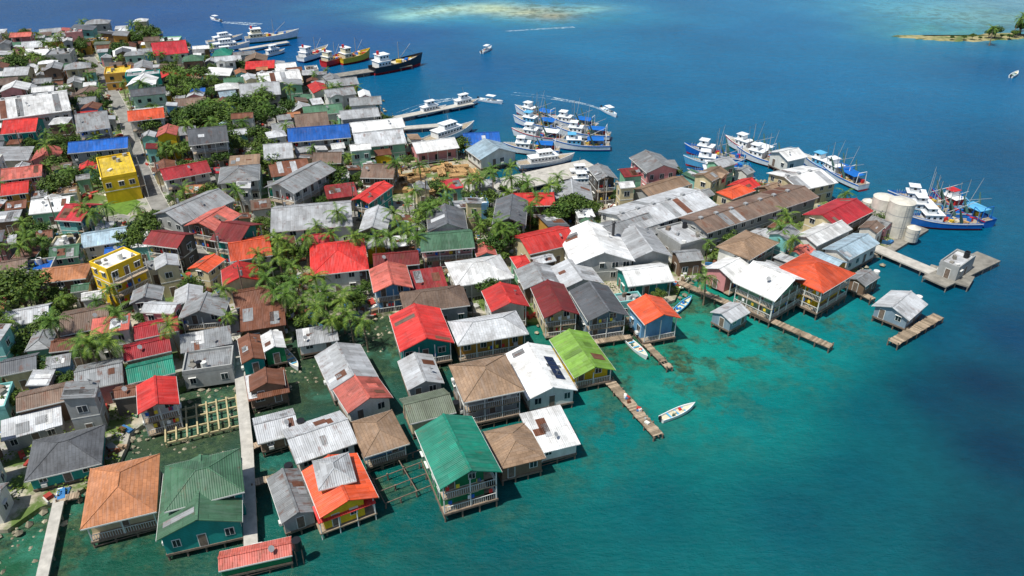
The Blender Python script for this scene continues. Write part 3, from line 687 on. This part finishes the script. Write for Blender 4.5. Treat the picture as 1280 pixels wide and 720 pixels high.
for _ in range(12000):
    x=ru(-300,110);y=ru(60,460)
    if not inside(x,y) or edge_dist(x,y)<1: continue
    if x>20 and rnd()<.6: continue
    ob=(x,y,.35,.35,0)
    if any(overlap(ob,o) for o in OBB) or any(overlap(ob,o) for o in RD[:NROAD]): continue
    if rnd()<.4: place('palm_tree',random.choice(PM),(x,y,LANDZ),ru(0,6.28),ru(.6,.95))
    else: place('broadleaf_tree',random.choice(TM),(x,y,LANDZ),ru(0,6.28),ru(.4,.8))
    k+=1
    if k>430: break
print("trees",k)
LF2=m_leaf("shrub_leaf",(.03,.08,.012),(.15,.22,.04)); bs=B(); bc=B()
CL=[m_plain("clutter_"+n_,c,.8,.3,1,island=True) for n_,c in(('wood',(140,118,96)),('grey',(160,160,156)),('white',(220,220,215)),('blue',(50,110,165)),('rust',(125,78,56)),('red',(170,60,50)))]
for _ in range(14000):
    x,y=ru(-200,110),ru(55,300)
    if not inside(x,y): continue
    ob=(x,y,.3,.3,0)
    if any(overlap(ob,o) for o in OBB): continue
    if any(overlap(ob,o) for o in RD[:NROAD]): continue
    if rnd()<.48:
        for _2 in range(26):
            q=Vector((x+random.gauss(0,.6),y+random.gauss(0,.6),LANDZ+ru(.05,1.3))); s=ru(.12,.3); u=Vector((ru(-1,1),ru(-1,1),ru(-.4,.4))).normalized()*s; w_=u.cross(Vector((ru(-.5,.5),ru(-.5,.5),1))).normalized()*s*.7
            bs.poly('leaves',LF2,[tuple(q-u),tuple(q-w_),tuple(q+u),tuple(q+w_)],[(0,1,2,3)])
    else:
        for _2 in range(3):
            bc.rbox('debris',random.choice(CL),(x+ru(-1,1),y+ru(-1,1)),ru(.15,1.1),ru(.08,.5),LANDZ,LANDZ+ru(.08,.8),ru(0,3.1))
emit(bs,'shrubs'); emit(bc,'yard_clutter')
RK=m_plain("rock",(160,152,132),.95,.5,1.5,island=True); br_=B()
def rock(b,x,y,z,s):
    vs=[(x+dx*s*ru(.6,1.2),y+dy*s*ru(.6,1.2),z+dz*s*ru(.5,.9)) for dx,dy,dz in((1,0,0),(.3,.95,0),(-.8,.6,0),(-.8,-.6,0),(.3,-.95,0),(0,0,1),(0,0,-1))]
    b.poly('rocks',RK,vs,[(0,1,5),(1,2,5),(2,3,5),(3,4,5),(4,0,5),(1,0,6),(2,1,6),(3,2,6),(4,3,6),(0,4,6)])
for x,y in CO:
    if y>330 or x<-160: continue
    for _ in range(7): rock(br_,x+random.gauss(0,1.6),y+random.gauss(0,1.6),ru(0,.5),ru(.2,.7))
for px,py,sp_ in((250,505,5),(240,540,5),(20,670,4),(480,410,4),(450,420,3),(365,470,4),(150,560,4),(265,490,4),(170,540,3)):
    g=G(px,py)
    for _ in range(60): rock(br_,g[0]+random.gauss(0,sp_),g[1]+random.gauss(0,sp_),ru(-.25,.05),ru(.15,.5))
emit(br_,'shore_rocks')
# ---------------------------------------------------------------- piers
def pier(name,p0,p1,wd,z=1.2,mat=None,plank=True,post=2.6):
    mat=mat or PLANK; a=Vector(G(*p0,z));c=Vector(G(*p1,z)); d=c-a;L=d.length;an=math.atan2(d.y,d.x); b=B()
    if plank:
        n=int(L/.32)
        for i in range(n):
            if rnd()<.03: continue
            b.box('deck',mat,i*.32,i*.32+.28,-wd/2+ru(-.08,.08),wd/2+ru(-.08,.08),z-.07,z+ru(0,.02))
        for s in(-1,0,1): b.box('stringers',WOOD,0,L,s*wd*.4-.06,s*wd*.4+.06,z-.28,z-.075)
    else: b.box('deck',mat,0,L,-wd/2,wd/2,z-.3,z)
    n=max(1,int(L/post))
    for i in range(n+1):
        for s in(-1,1):
            x=min(L-.2,.2+i*L/n); b.beam('posts',CONCD if not plank else WOOD,(x,s*(wd/2-.12),-1.2),(x+ru(-.05,.05),s*(wd/2-.1),z+(.35 if plank and rnd()<.5 else -.02)),.12,n=6)
    emit(b,name,(a.x,a.y,0),an); return a,c
pier('wooden_pier',(760,474),(824,545),1.8,.9)
pier('wooden_pier',(928,384),(1040,433),1.6)
pier('wooden_pier',(848,352),(928,386),1.6)
pier('wooden_pier',(1116,428),(1174,394),2.0)
pier('wooden_pier',(1050,352),(1092,374),1.6)
pier('wooden_pier',(806,428),(838,460),1.3,.9)
pier('wooden_pier',(796,388),(770,410),1.2,.9)
pier('wooden_pier',(740,428),(790,420),1.2,1.1)
pier('concrete_jetty',(1085,305),(1180,345),3.2,1.3,CONC,False,4)
pier('concrete_jetty',(1168,352),(1236,320),5.0,1.31,CONCD,False,3)
pier('concrete_jetty',(1160,336),(1215,352),5.0,1.28,CONCD,False,3)
pier('concrete_walkway',(314,696),(309,560),1.7,1.3,CONC,False,3)
pier('concrete_walkway',(309,560),(300,470),1.7,1.296,CONC,False,3)
pier('concrete_walkway',(300,470),(290,385),1.7,1.304,CONC,False,3)
pier('wooden_pier',(313,604),(352,594),1.3); pier('wooden_pier',(312,560),(330,552),1.2)
pier('concrete_walkway',(52,722),(74,622),1.4,1.2,CONC,False,3)
pier('wooden_pier',(70,624),(100,618),1.2)
pier('concrete_jetty',(402,97),(512,80),5,1.5,CONCD,False,5)
pier('concrete_jetty',(488,148),(590,128),3,1.4,CONC,False,5)
pier('concrete_jetty',(500,160),(552,156),3,1.4,CONC,False,5)
pier('concrete_jetty',(590,240),(742,206),9,1.6,CONC,False,5)
pier('concrete_jetty',(530,188),(585,176),3,1.4,CONC,False,5)
pier('concrete_jetty',(785,215),(870,228),4,1.5,CONCD,False,5)
pier('concrete_jetty',(300,62),(360,52),3,1.4,CONC,False,5)
b=B(); 
for i in range(5):
    for j in range(4):
        x,y=i*2.3,j*2.4; b.beam('pilings',WOOD,(x,y,-1),(x+ru(-.2,.2),y+ru(-.2,.2),ru(.6,1.6)),.13,n=6)
for j in range(4): b.beam('beams',WOOD,(0,j*2.4,1.0),(9.4,j*2.4,1.1),.08,n=4)
for i in (0,2,4): b.beam('beams',WOOD,(i*2.3,0,1.05),(i*2.3,7.2,1.0),.08,n=4)
g=G(482,636); emit(b,'old_pier_pilings',(g[0],g[1],0),math.radians(20)+.15)
b=B(); YB=m_plain("bare_concrete",(186,172,130),.9,.3,1)
for i in range(8): b.box('beams',YB,i*1.5,i*1.5+.22,0,7.6,.9,1.15)
for j in range(4): b.box('beams',YB,.31,10.5,j*2.4,j*2.4+.22,.6,.898)
for i in range(0,8,2):
    for j in range(4): b.box('columns',YB,i*1.5+.02,i*1.5+.2,j*2.4+.02,j*2.4+.2,-1,.6)
g=G(208,560); emit(b,'concrete_foundation_frame',(g[0],g[1],0),math.radians(22))
b=B(); LB=m_plain("lumber",(186,148,100),.85,.3,2,island=True)
for _ in range(30):
    cx,cy=ru(-12,12),ru(-8,8); an=random.choice([0,1.57])+ru(-.2,.2)
    for l in range(3):
        for q in range(5):
            oy=(q-2)*.42; b.rbox('planks',LB,(cx-math.sin(an)*oy,cy+math.cos(an)*oy),ru(1.5,2.4),.17,LANDZ+.05+l*.3,LANDZ+.3+l*.3,an+ru(-.03,.03))
emit(b,'lumber_pile',(ly[0],ly[1],0),.3)
b=B(); a=Vector(G(775,490,.95)); c=Vector(G(812,530,.95))
for i in range(12):
    q=a.lerp(c,rnd()); b.rbox('crates',random.choice(CL),(q.x+ru(-.4,.4),q.y+ru(-.3,.3)),ru(.15,.4),ru(.15,.3),.925,.95+ru(.15,.5),ru(0,3))
emit(b,'pier_cargo')
# ---------------------------------------------------------------- storage tanks
TW=m_plain("tank_paint",(215,210,196),.5,.3,.6)
for x,y,r,h in((1117,292,2.7,8),(1096,284,2.4,7.5),(1138,300,1.4,3),(1080,276,1.4,5)):
    g=G(x,y,.7); b=B(); b.beam('shell',TW,(0,0,0),(0,0,h),r,n=28); b.beam('roof_cone',TW,(0,0,h),(0,0,h+.6),r+.05,.15,n=28)
    for s in(-.25,.25): b.beam('ladder',STEEL,(s,-r-.12,0),(s,-r-.12,h),.03,n=4)
    for i in range(int(h/.5)): b.beam('ladder',STEEL,(-.25,-r-.12,i*.5+.2),(.25,-r-.12,i*.5+.2),.02,n=3)
    for z in (h*.33,h*.66): b.beam('bands',STEEL,(0,0,z),(0,0,z+.1),r+.03,n=28)
    emit(b,'storage_tank',(g[0],g[1],.7),0)
b=B(); b.rbox('slab',CONCD,(0,0),9,5,-1,.66,.7); g=G(1110,292,.6); emit(b,'concrete_quay',(g[0],g[1],0),0)
g=G(764,322,.7); b=B(); b.beam('stack',DARK,(0,0,0),(0,0,8),.35,.3,12); b.beam('cap',DARK,(0,0,8.3),(0,0,8.6),.5,.1,12); b.beam('struts',DARK,(.2,0,7.9),(.2,0,8.3),.04); b.beam('struts',DARK,(-.2,0,7.9),(-.2,0,8.3),.04); emit(b,'vent_stack',(g[0],g[1],.7))
# ---------------------------------------------------------------- utility poles
for pts in(((290,380),(262,335),(214,285),(190,240),(172,200),(158,150)),((345,290),(430,270),(520,262),(640,250),(740,262)),((60,290),(20,200),(90,168))):
    tops=[]
    for x,y in pts:
        g=G(x,y,LANDZ); gx,gy=g[0]+2.6,g[1]
        b=B(); b.beam('pole',WOOD,(0,0,-.3),(0,0,8.5),.15,.1,7); b.beam('crossarm',WOOD,(-.9,0,7.9),(.9,0,7.9),.07,n=4)
        for s in(-.8,0,.8): b.beam('insulators',DARK,(s,0,7.95),(s,0,8.2),.05)
        b.beam('transformer',STEEL,(.3,.25,6.2),(.3,.25,7.2),.25,n=10)
        emit(b,'utility_pole',(gx,gy,LANDZ)); tops.append(Vector((gx,gy,8.2+LANDZ)))
    b=B()
    for a,c in zip(tops[:-1],tops[1:]):
        for s in(-.8,.8):
            pr=None
            for i in range(9):
                q=a.lerp(c,i/8)+Vector((s,0,-1.0*math.sin(math.pi*i/8)))
                if pr: b.beam('wire',DARK,pr,q,.02,n=3)
                pr=q
    emit(b,'power_line')
# ---------------------------------------------------------------- boats
def hull(b,L,Bm,Hh,mh,mb,md,deckdrop=.6,open_=False,stripe=None):
    n=12; top=[];mid=[];bot=[];inn=[]
    for i in range(n+1):
        t=i/n; w=Bm/2*((.8+.2*math.sin(min(t/.45,1)*math.pi/2)) if t<.45 else max(.015,1-((t-.45)/.55)**2.4))
        x=-L/2+L*t; zt=Hh*(.72+.06*(1-t)**2+.5*t**2.6)
        top.append((x+L*.05*t**3,w,zt)); mid.append((x,w*.9,Hh*.22)); bot.append((x-L*.02*t,w*.55,-.35)); inn.append((x+L*.04*t**3-(.12 if i==n else 0),max(.005,w-.13),zt))
    def sheet(A,C,mat,part,flip):
        for s in(1,-1):
            vs=[(x,y*s,z) for x,y,z in A]+[(x,y*s,z) for x,y,z in C]; m=len(A)
            b.poly(part,mat,vs,[(i,i+1,m+i+1,m+i) for i in range(m-1)])
    sheet(top,mid,mh,'hull',0); sheet(mid,bot,mb,'hull_bottom',0); sheet(top,inn,mh,'gunwale',0)
    if stripe:
        st=[(x,y+.03,z-.05) for x,y,z in top]; st2=[(x,y+.025,z-.35) for x,y,z in top]; sheet(st,st2,stripe,'rub_stripe',0)
    dk=[(x,y,z-deckdrop) for x,y,z in inn]; sheet(inn,dk,mh,'bulwark',0)
    vs=[(x,y,z) for x,y,z in dk]+[(x,-y,z) for x,y,z in dk]; m=len(dk)
    b.poly('deck',md,vs,[(i,i+1,m+i+1,m+i) for i in range(m-1)])
    a,c,e=top[0],mid[0],bot[0]
    b.poly('transom',mh,[a,c,(c[0],-c[1],c[2]),(a[0],-a[1],a[2])],[(0,1,2,3)]); b.poly('transom',mb,[c,e,(e[0],-e[1],e[2]),(c[0],-c[1],c[2])],[(0,1,2,3)])
    a2=dk[0]; b.poly('transom',mh,[inn[0],a2,(a2[0],-a2[1],a2[2]),(inn[0][0],-inn[0][1],inn[0][2])],[(0,1,2,3)])
PT={k:m_plain("boat_paint_"+k,c,.45,.2,.8) for k,c in(('white',(232,235,235)),('blue',(20,105,190)),('red',(195,42,42)),('black',(30,34,44)),('yellow',(222,186,50)),('green',(60,130,100)),('sky',(95,175,215)),('cream',(215,205,175)),('navy',(25,50,100)))}
DECK=m_plain("boat_deck",(165,152,130),.8,.4,1.5); NET=m_plain("fishing_net",(70,105,95),.95,.5,3)
def cabin(b,x0,x1,hw,z0,z1,mat,roofm,part='deckhouse'):
    b.box(part,mat,x0,x1,-hw,hw,z0,z1); b.box(part+'_roof',roofm,x0-.3,x1+.4,-hw-.25,hw+.25,z1,z1+.12)
    n=max(1,int((x1-x0)/1.3)); zz=z0+(z1-z0)*.5
    for i in range(n):
        a=x0+(x1-x0)*(i+.5)/n
        for s in(-1,1):
            y=s*(hw+.02); b.box('windows',GLASS,a-.35,a+.35,min(y,y-s*.06),max(y,y-s*.06)+.0,zz,zz+.6)
    b.box('windows',GLASS,x1-.04,x1+.03,-hw*.8,hw*.8,zz,zz+.6)
def shrimper(hc,bc_,cc,seed,L=19,st='blue'):
    random.seed(seed); b=B(); hull(b,L,5.4,2.9,PT[hc],PT[bc_],DECK,.7,stripe=PT[st]); z=1.7
    cabin(b,L*.04,L*.28,1.7,z,z+2.2,PT[cc],PT['white']); cabin(b,L*.14,L*.26,1.3,z+2.32,z+3.9,PT['white'],PT[cc],'wheelhouse')
    b.beam('mast',STEEL,(-L*.02,0,z),(-L*.02,0,z+8.5),.12,.07,6)
    b.beam('boom',STEEL,(-L*.03,0,z+2.5),(-L*.4,0,z+6),.09,.06,5)
    for s in(-1,1):
        b.beam('outrigger',STEEL,(-L*.02,s*1.8,z+.6),(-L*.05,s*4.0,z+8.6),.09,.05,5); b.beam('rigging',DARK,(-L*.02,0,z+8.2),(-L*.05,s*4.0,z+8.4),.025,n=3)
        b.beam('rigging',DARK,(L*.45,0,z+1),(-L*.02,0,z+8.4),.025,n=3); b.beam('gallows',PT[hc],(-L*.42,s*1.8,z),(-L*.42,s*1.5,z+3.6),.1,n=5)
        b.beam('net',NET,(-L*.1,s*3.0,z+5.),(-L*.2,s*2.2,z+.6),.15,.45,6)
        for i in range(9): b.beam('rail',PT['white'],(L*(.1+.04*i),s*(2.6-.033*i*i),2.25+.06*i),(L*(.1+.04*i),s*(2.6-.033*i*i),3.1+.09*i),.03,n=3)
    b.beam('gallows',PT[hc],(-L*.42,-1.5,z+3.6),(-L*.42,1.5,z+3.6),.1,n=5)
    if seed%2: b.box('shade_canopy',PT[random.choice(['blue','white','sky'])],-L*.38,-L*.08,-2.1,2.1,z+2.2,z+2.28); [b.beam('canopy_posts',STEEL,(x,s*2,z),(x,s*2,z+2.2),.05,n=4) for x in(-L*.37,-L*.09) for s in(-1,1)]
    for _ in range(10): b.rbox('deck_gear',random.choice([PT['blue'],PT['red'],NET,PT['cream'],LB,PT['yellow']]),(ru(-L*.4,-L*.04),ru(-1.7,1.7)),ru(.3,.8),ru(.3,.6),z-.3,z+ru(.3,1.0),ru(0,3))
    for _ in range(4): dx=ru(-L*.35,-1); dy=ru(-1.5,1.5); b.beam('drums',PT['blue'],(dx,dy,z-.2),(dx,dy,z+.8),.3,n=8)
    return b.meshes('fishing_boat')
SM=[shrimper('white','red','white',1),shrimper('blue','red','white',2,st='white'),shrimper('white','blue','sky',3),shrimper('sky','red','white',4,st='white'),shrimper('blue','blue','red',5,st='red'),shrimper('white','green','white',7,st='red')]
def skiffm(c,L=7,cab=False):
    b=B(); hull(b,L,L*.25,1.0,PT[c],PT[c],PT['cream'] if not cab else PT['white'],.42)
    for x in(-.25,-.02,.2): b.box('thwart',PT['sky'],L*x-.15,L*x+.15,-L*.105,L*.105,.58,.66)
    b.box('outboard_motor',BLK,-L/2-.45,-L/2-.05,-.2,.2,.5,1.25); b.box('motor_leg',DARK,-L/2-.3,-L/2-.15,-.07,.07,-.4,.5)
    for _ in range(4): b.rbox('gear',random.choice([PT['red'],PT['blue'],PT['cream'],NET]),(ru(-L*.3,L*.2),ru(-.4,.4)),.25,.2,.4,.75,ru(0,3))
    if cab:
        for sx in(-.1,.15):
            for s in(-1,1): b.beam('canopy_posts',STEEL,(L*sx,s*L*.09,.5),(L*sx,s*L*.09,2.1),.04,n=4)
        b.box('canopy',PT['white'],-L*.15,L*.2,-L*.11,L*.11,2.1,2.2); b.box('console',PT['white'],0,.7,-.4,.4,.4,1.3)
    return b.meshes('skiff')
SK=[skiffm('white'),skiffm('sky'),skiffm('white',8,True),skiffm('green'),skiffm('white',7.2)]
def yachtm(L,hc='white'):
    b=B(); hull(b,L,L*.26,L*.13,PT[hc],PT['navy'],DECK,.4); z=L*.09
    cabin(b,-L*.3,L*.2,L*.09,z-.3,z+2,PT['white'],PT['white']); cabin(b,-L*.15,L*.1,L*.07,z+2.1,z+3.8,PT['white'],PT['white'],'flybridge'); b.beam('mast',STEEL,(0,0,z+3.9),(-.4,0,z+6.5),.06,n=4)
    for s in(-1,1):
        for i in range(12): b.beam('rail',STEEL,(L*(-.4+.07*i),s*L*.11,z),(L*(-.4+.07*i),s*L*.11,z+.9),.03,n=3)
    return b.meshes('passenger_ferry')
FM=yachtm(22); YM=yachtm(13)
def cargom(hc,L=30,cc='white',bt='red'):
    b=B(); hull(b,L,6.4,3.8,PT[hc],PT[bt],DECK,.9); z=2.2
    cabin(b,-L*.42,-L*.18,2.4,z,z+2.4,PT[cc],PT['white']); cabin(b,-L*.38,-L*.2,2.0,z+2.5,z+4.6,PT[cc],PT['white'],'bridge'); b.beam('funnel',PT['red'],(-L*.36,0,z+4.7),(-L*.36,0,z+6),.5,n=10)
    b.beam('mast',STEEL,(L*.05,0,z),(L*.05,0,z+8),.16,.1); b.beam('derrick',STEEL,(L*.05,0,z+1.5),(L*.3,0,z+6.5),.1); b.beam('rigging',DARK,(L*.05,0,z+8),(L*.45,0,z+1.5),.04,n=3)
    b.box('hatch',PT['cream'],-L*.1,L*.28,-1.9,1.9,z-.3,z+.7)
    for _ in range(8): b.rbox('deck_cargo',random.choice([PT['blue'],PT['red'],PT['white'],LB,PT['yellow']]),(ru(-L*.12,L*.3),ru(-1.8,1.8)),ru(.4,1.2),ru(.3,.8),z+.6,z+ru(.9,1.8),ru(0,3))
    return b.meshes('cargo_ship')
CM={'b':cargom('black',22),'g':cargom('white',26,'cream','green'),'y':cargom('yellow',15,'cream'),'w':cargom('white',20,'white','navy'),'r':cargom('red',14,'cream')}
random.seed(5)
def boat(name,ms,stern,bow,z=0,scale=1):
    a=Vector(G(*stern));c=Vector(G(*bow)); m=(a+c)/2; place(name,ms,(m.x,m.y,z),math.atan2(c.y-a.y,c.x-a.x),scale)
for ms,s,bw in((0,(692,193),(638,190)),(2,(756,187),(700,186)),(5,(700,178),(648,172)),(0,(752,174),(708,170)),(2,(694,164),(650,156)),(0,(736,162),(696,156)),(0,(686,152),(654,144)),
   (1,(930,226),(872,224)),(3,(922,214),(868,208)),(1,(914,202),(872,194)),(0,(990,214),(924,196)),(5,(962,200),(914,184)),
   (1,(1206,284),(1146,282)),(3,(1192,271),(1136,268)),(4,(1222,278),(1176,256)),(1,(1182,260),(1130,254)),(0,(1080,240),(1020,210)),(2,(1064,228),(1006,206))):
    boat('fishing_boat',SM[ms],s,bw,0,.82 if s[0]<800 else .86)
boat('cargo_ship',CM['b'],(472,92),(520,82)); boat('cargo_ship',CM['g'],(312,54),(368,48),0,.85)
boat('cargo_ship',CM['y'],(430,80),(458,74),0,.9); boat('cargo_ship',CM['r'],(404,84),(432,76),0,.8); boat('cargo_ship',CM['w'],(378,78),(408,68),0,.8)
boat('passenger_ferry',FM,(534,182),(588,164),0,.85); boat('motor_yacht',YM,(565,137),(595,130),0,.85); boat('motor_yacht',YM,(522,146),(555,138),0,.85); boat('passenger_ferry',FM,(258,66),(310,60),0,.8); boat('motor_yacht',YM,(268,76),(300,72)); boat('passenger_ferry',FM,(262,56),(300,50),0,.7); boat('motor_yacht',YM,(330,72),(355,66),0,.8); boat('motor_yacht',YM,(745,222),(700,224),0,.75); boat('motor_yacht',YM,(745,231),(705,233),0,.7); boat('passenger_ferry',FM,(640,216),(722,205),1.0,.7)
for i,s,bw in((4,(826,527),(866,510)),(4,(784,427),(806,448)),(1,(846,390),(860,378)),(3,(160,505),(170,522)),(0,(358,445),(370,460)),(2,(600,126),(626,130)),(2,(750,136),(772,148)),(2,(604,66),(612,62)),(2,(278,28),(262,24)),(0,(768,244),(780,240)),(1,(780,248),(792,243)),(4,(640,232),(655,228)),(1,(395,410),(408,418)),(0,(1262,98),(1272,92))):
    boat('skiff' if i!=2 else 'motorboat',SK[i],s,bw,0,.9 if s[1]>200 else 1.1)
# wakes
fm,t,p=newmat("wake_foam"); v,r,o=coords(t); p.inputs['Base Color'].default_value=(.62,.74,.78,1); fa=ramp(t,noise(t,o,.7,7,.8),.42,.66); t.links.new(fa,p.inputs['Alpha'])
for pts,w0,w1,ga in((([600,126],[585,124],[565,124],[545,127]),1.5,3.5,.1),(([752,137],[735,131],[716,127],[690,123]),1.0,2.4,.1),(([720,128],[680,121],[640,117]),2.2,3.2,.42),(([278,28],[300,29],[324,31]),3,6,.1),(([632,39],[680,36],[718,34]),1.6,2.6,.1),(([545,127],[520,134],[500,142]),2,3,.4)):
    W=[Vector(G(*q)) for q in pts]; b=B(); n=len(W)
    for i in range(n-1):
        d=(W[i+1]-W[i]).normalized(); nn=Vector((-d.y,d.x)); wa=w0+(w1-w0)*i/(n-1); wb=w0+(w1-w0)*(i+1)/(n-1)
        for s in((-1,1) ):
            q=[W[i]+nn*s*wa*ga,W[i]+nn*s*wa*.5,W[i+1]+nn*s*wb*.5,W[i+1]+nn*s*wb*ga]
            if s<0:q=q[::-1]
            b.poly('foam',fm,[(a.x,a.y,.03) for a in q],[(0,1,2,3)])
    emit(b,'boat_wake')
# islet
c=G(1232,47); b=B(); vs=[];n=80
SN,t,p=newmat("islet_ground"); v,r,o=coords(t); t.links.new(mixc(t,'MIX',ramp(t,noise(t,o,.12,6,.7),.42,.55),lin((92,106,56)),lin((158,148,106))),p.inputs['Base Color']); p.inputs['Roughness'].default_value=.95
for i in range(n):
    a=2*math.pi*i/n; vs.append((c[0]+math.cos(a)*42*ru(.9,1.06),c[1]+math.sin(a)*6*ru(.7,1.2)+2.5*math.sin(math.cos(a)*4),-.3))
vs+= [(c[0]+(x-c[0])*.9,c[1]+(y-c[1])*.8,.4) for x,y,z in vs[:n]]
b.poly('sand',SN,vs,[(i,(i+1)%n,n+(i+1)%n,n+i) for i in range(n)]+[tuple(range(n,2*n))]); emit(b,'islet_ground')
for x,y,s in((1243,46,.9),(1276,42,1.3),(1283,44,1.3),(1262,47,.5),(1225,48,.35),(1236,46,.6),(1205,48,.3),(1190,48,.3),(1252,46,.4),(1215,48,.4),(1268,45,.7)):
    g=G(x,y,1); place('broadleaf_tree',random.choice(TM),(g[0],g[1],.3),ru(0,6),s)
for x,y in((1243,36),(1272,26),(1280,20)):
    g=G(x,y,7); place('palm_tree',random.choice(PM),(g[0],g[1],.3),ru(0,6),1.0)
print("objects",len(bpy.data.objects))
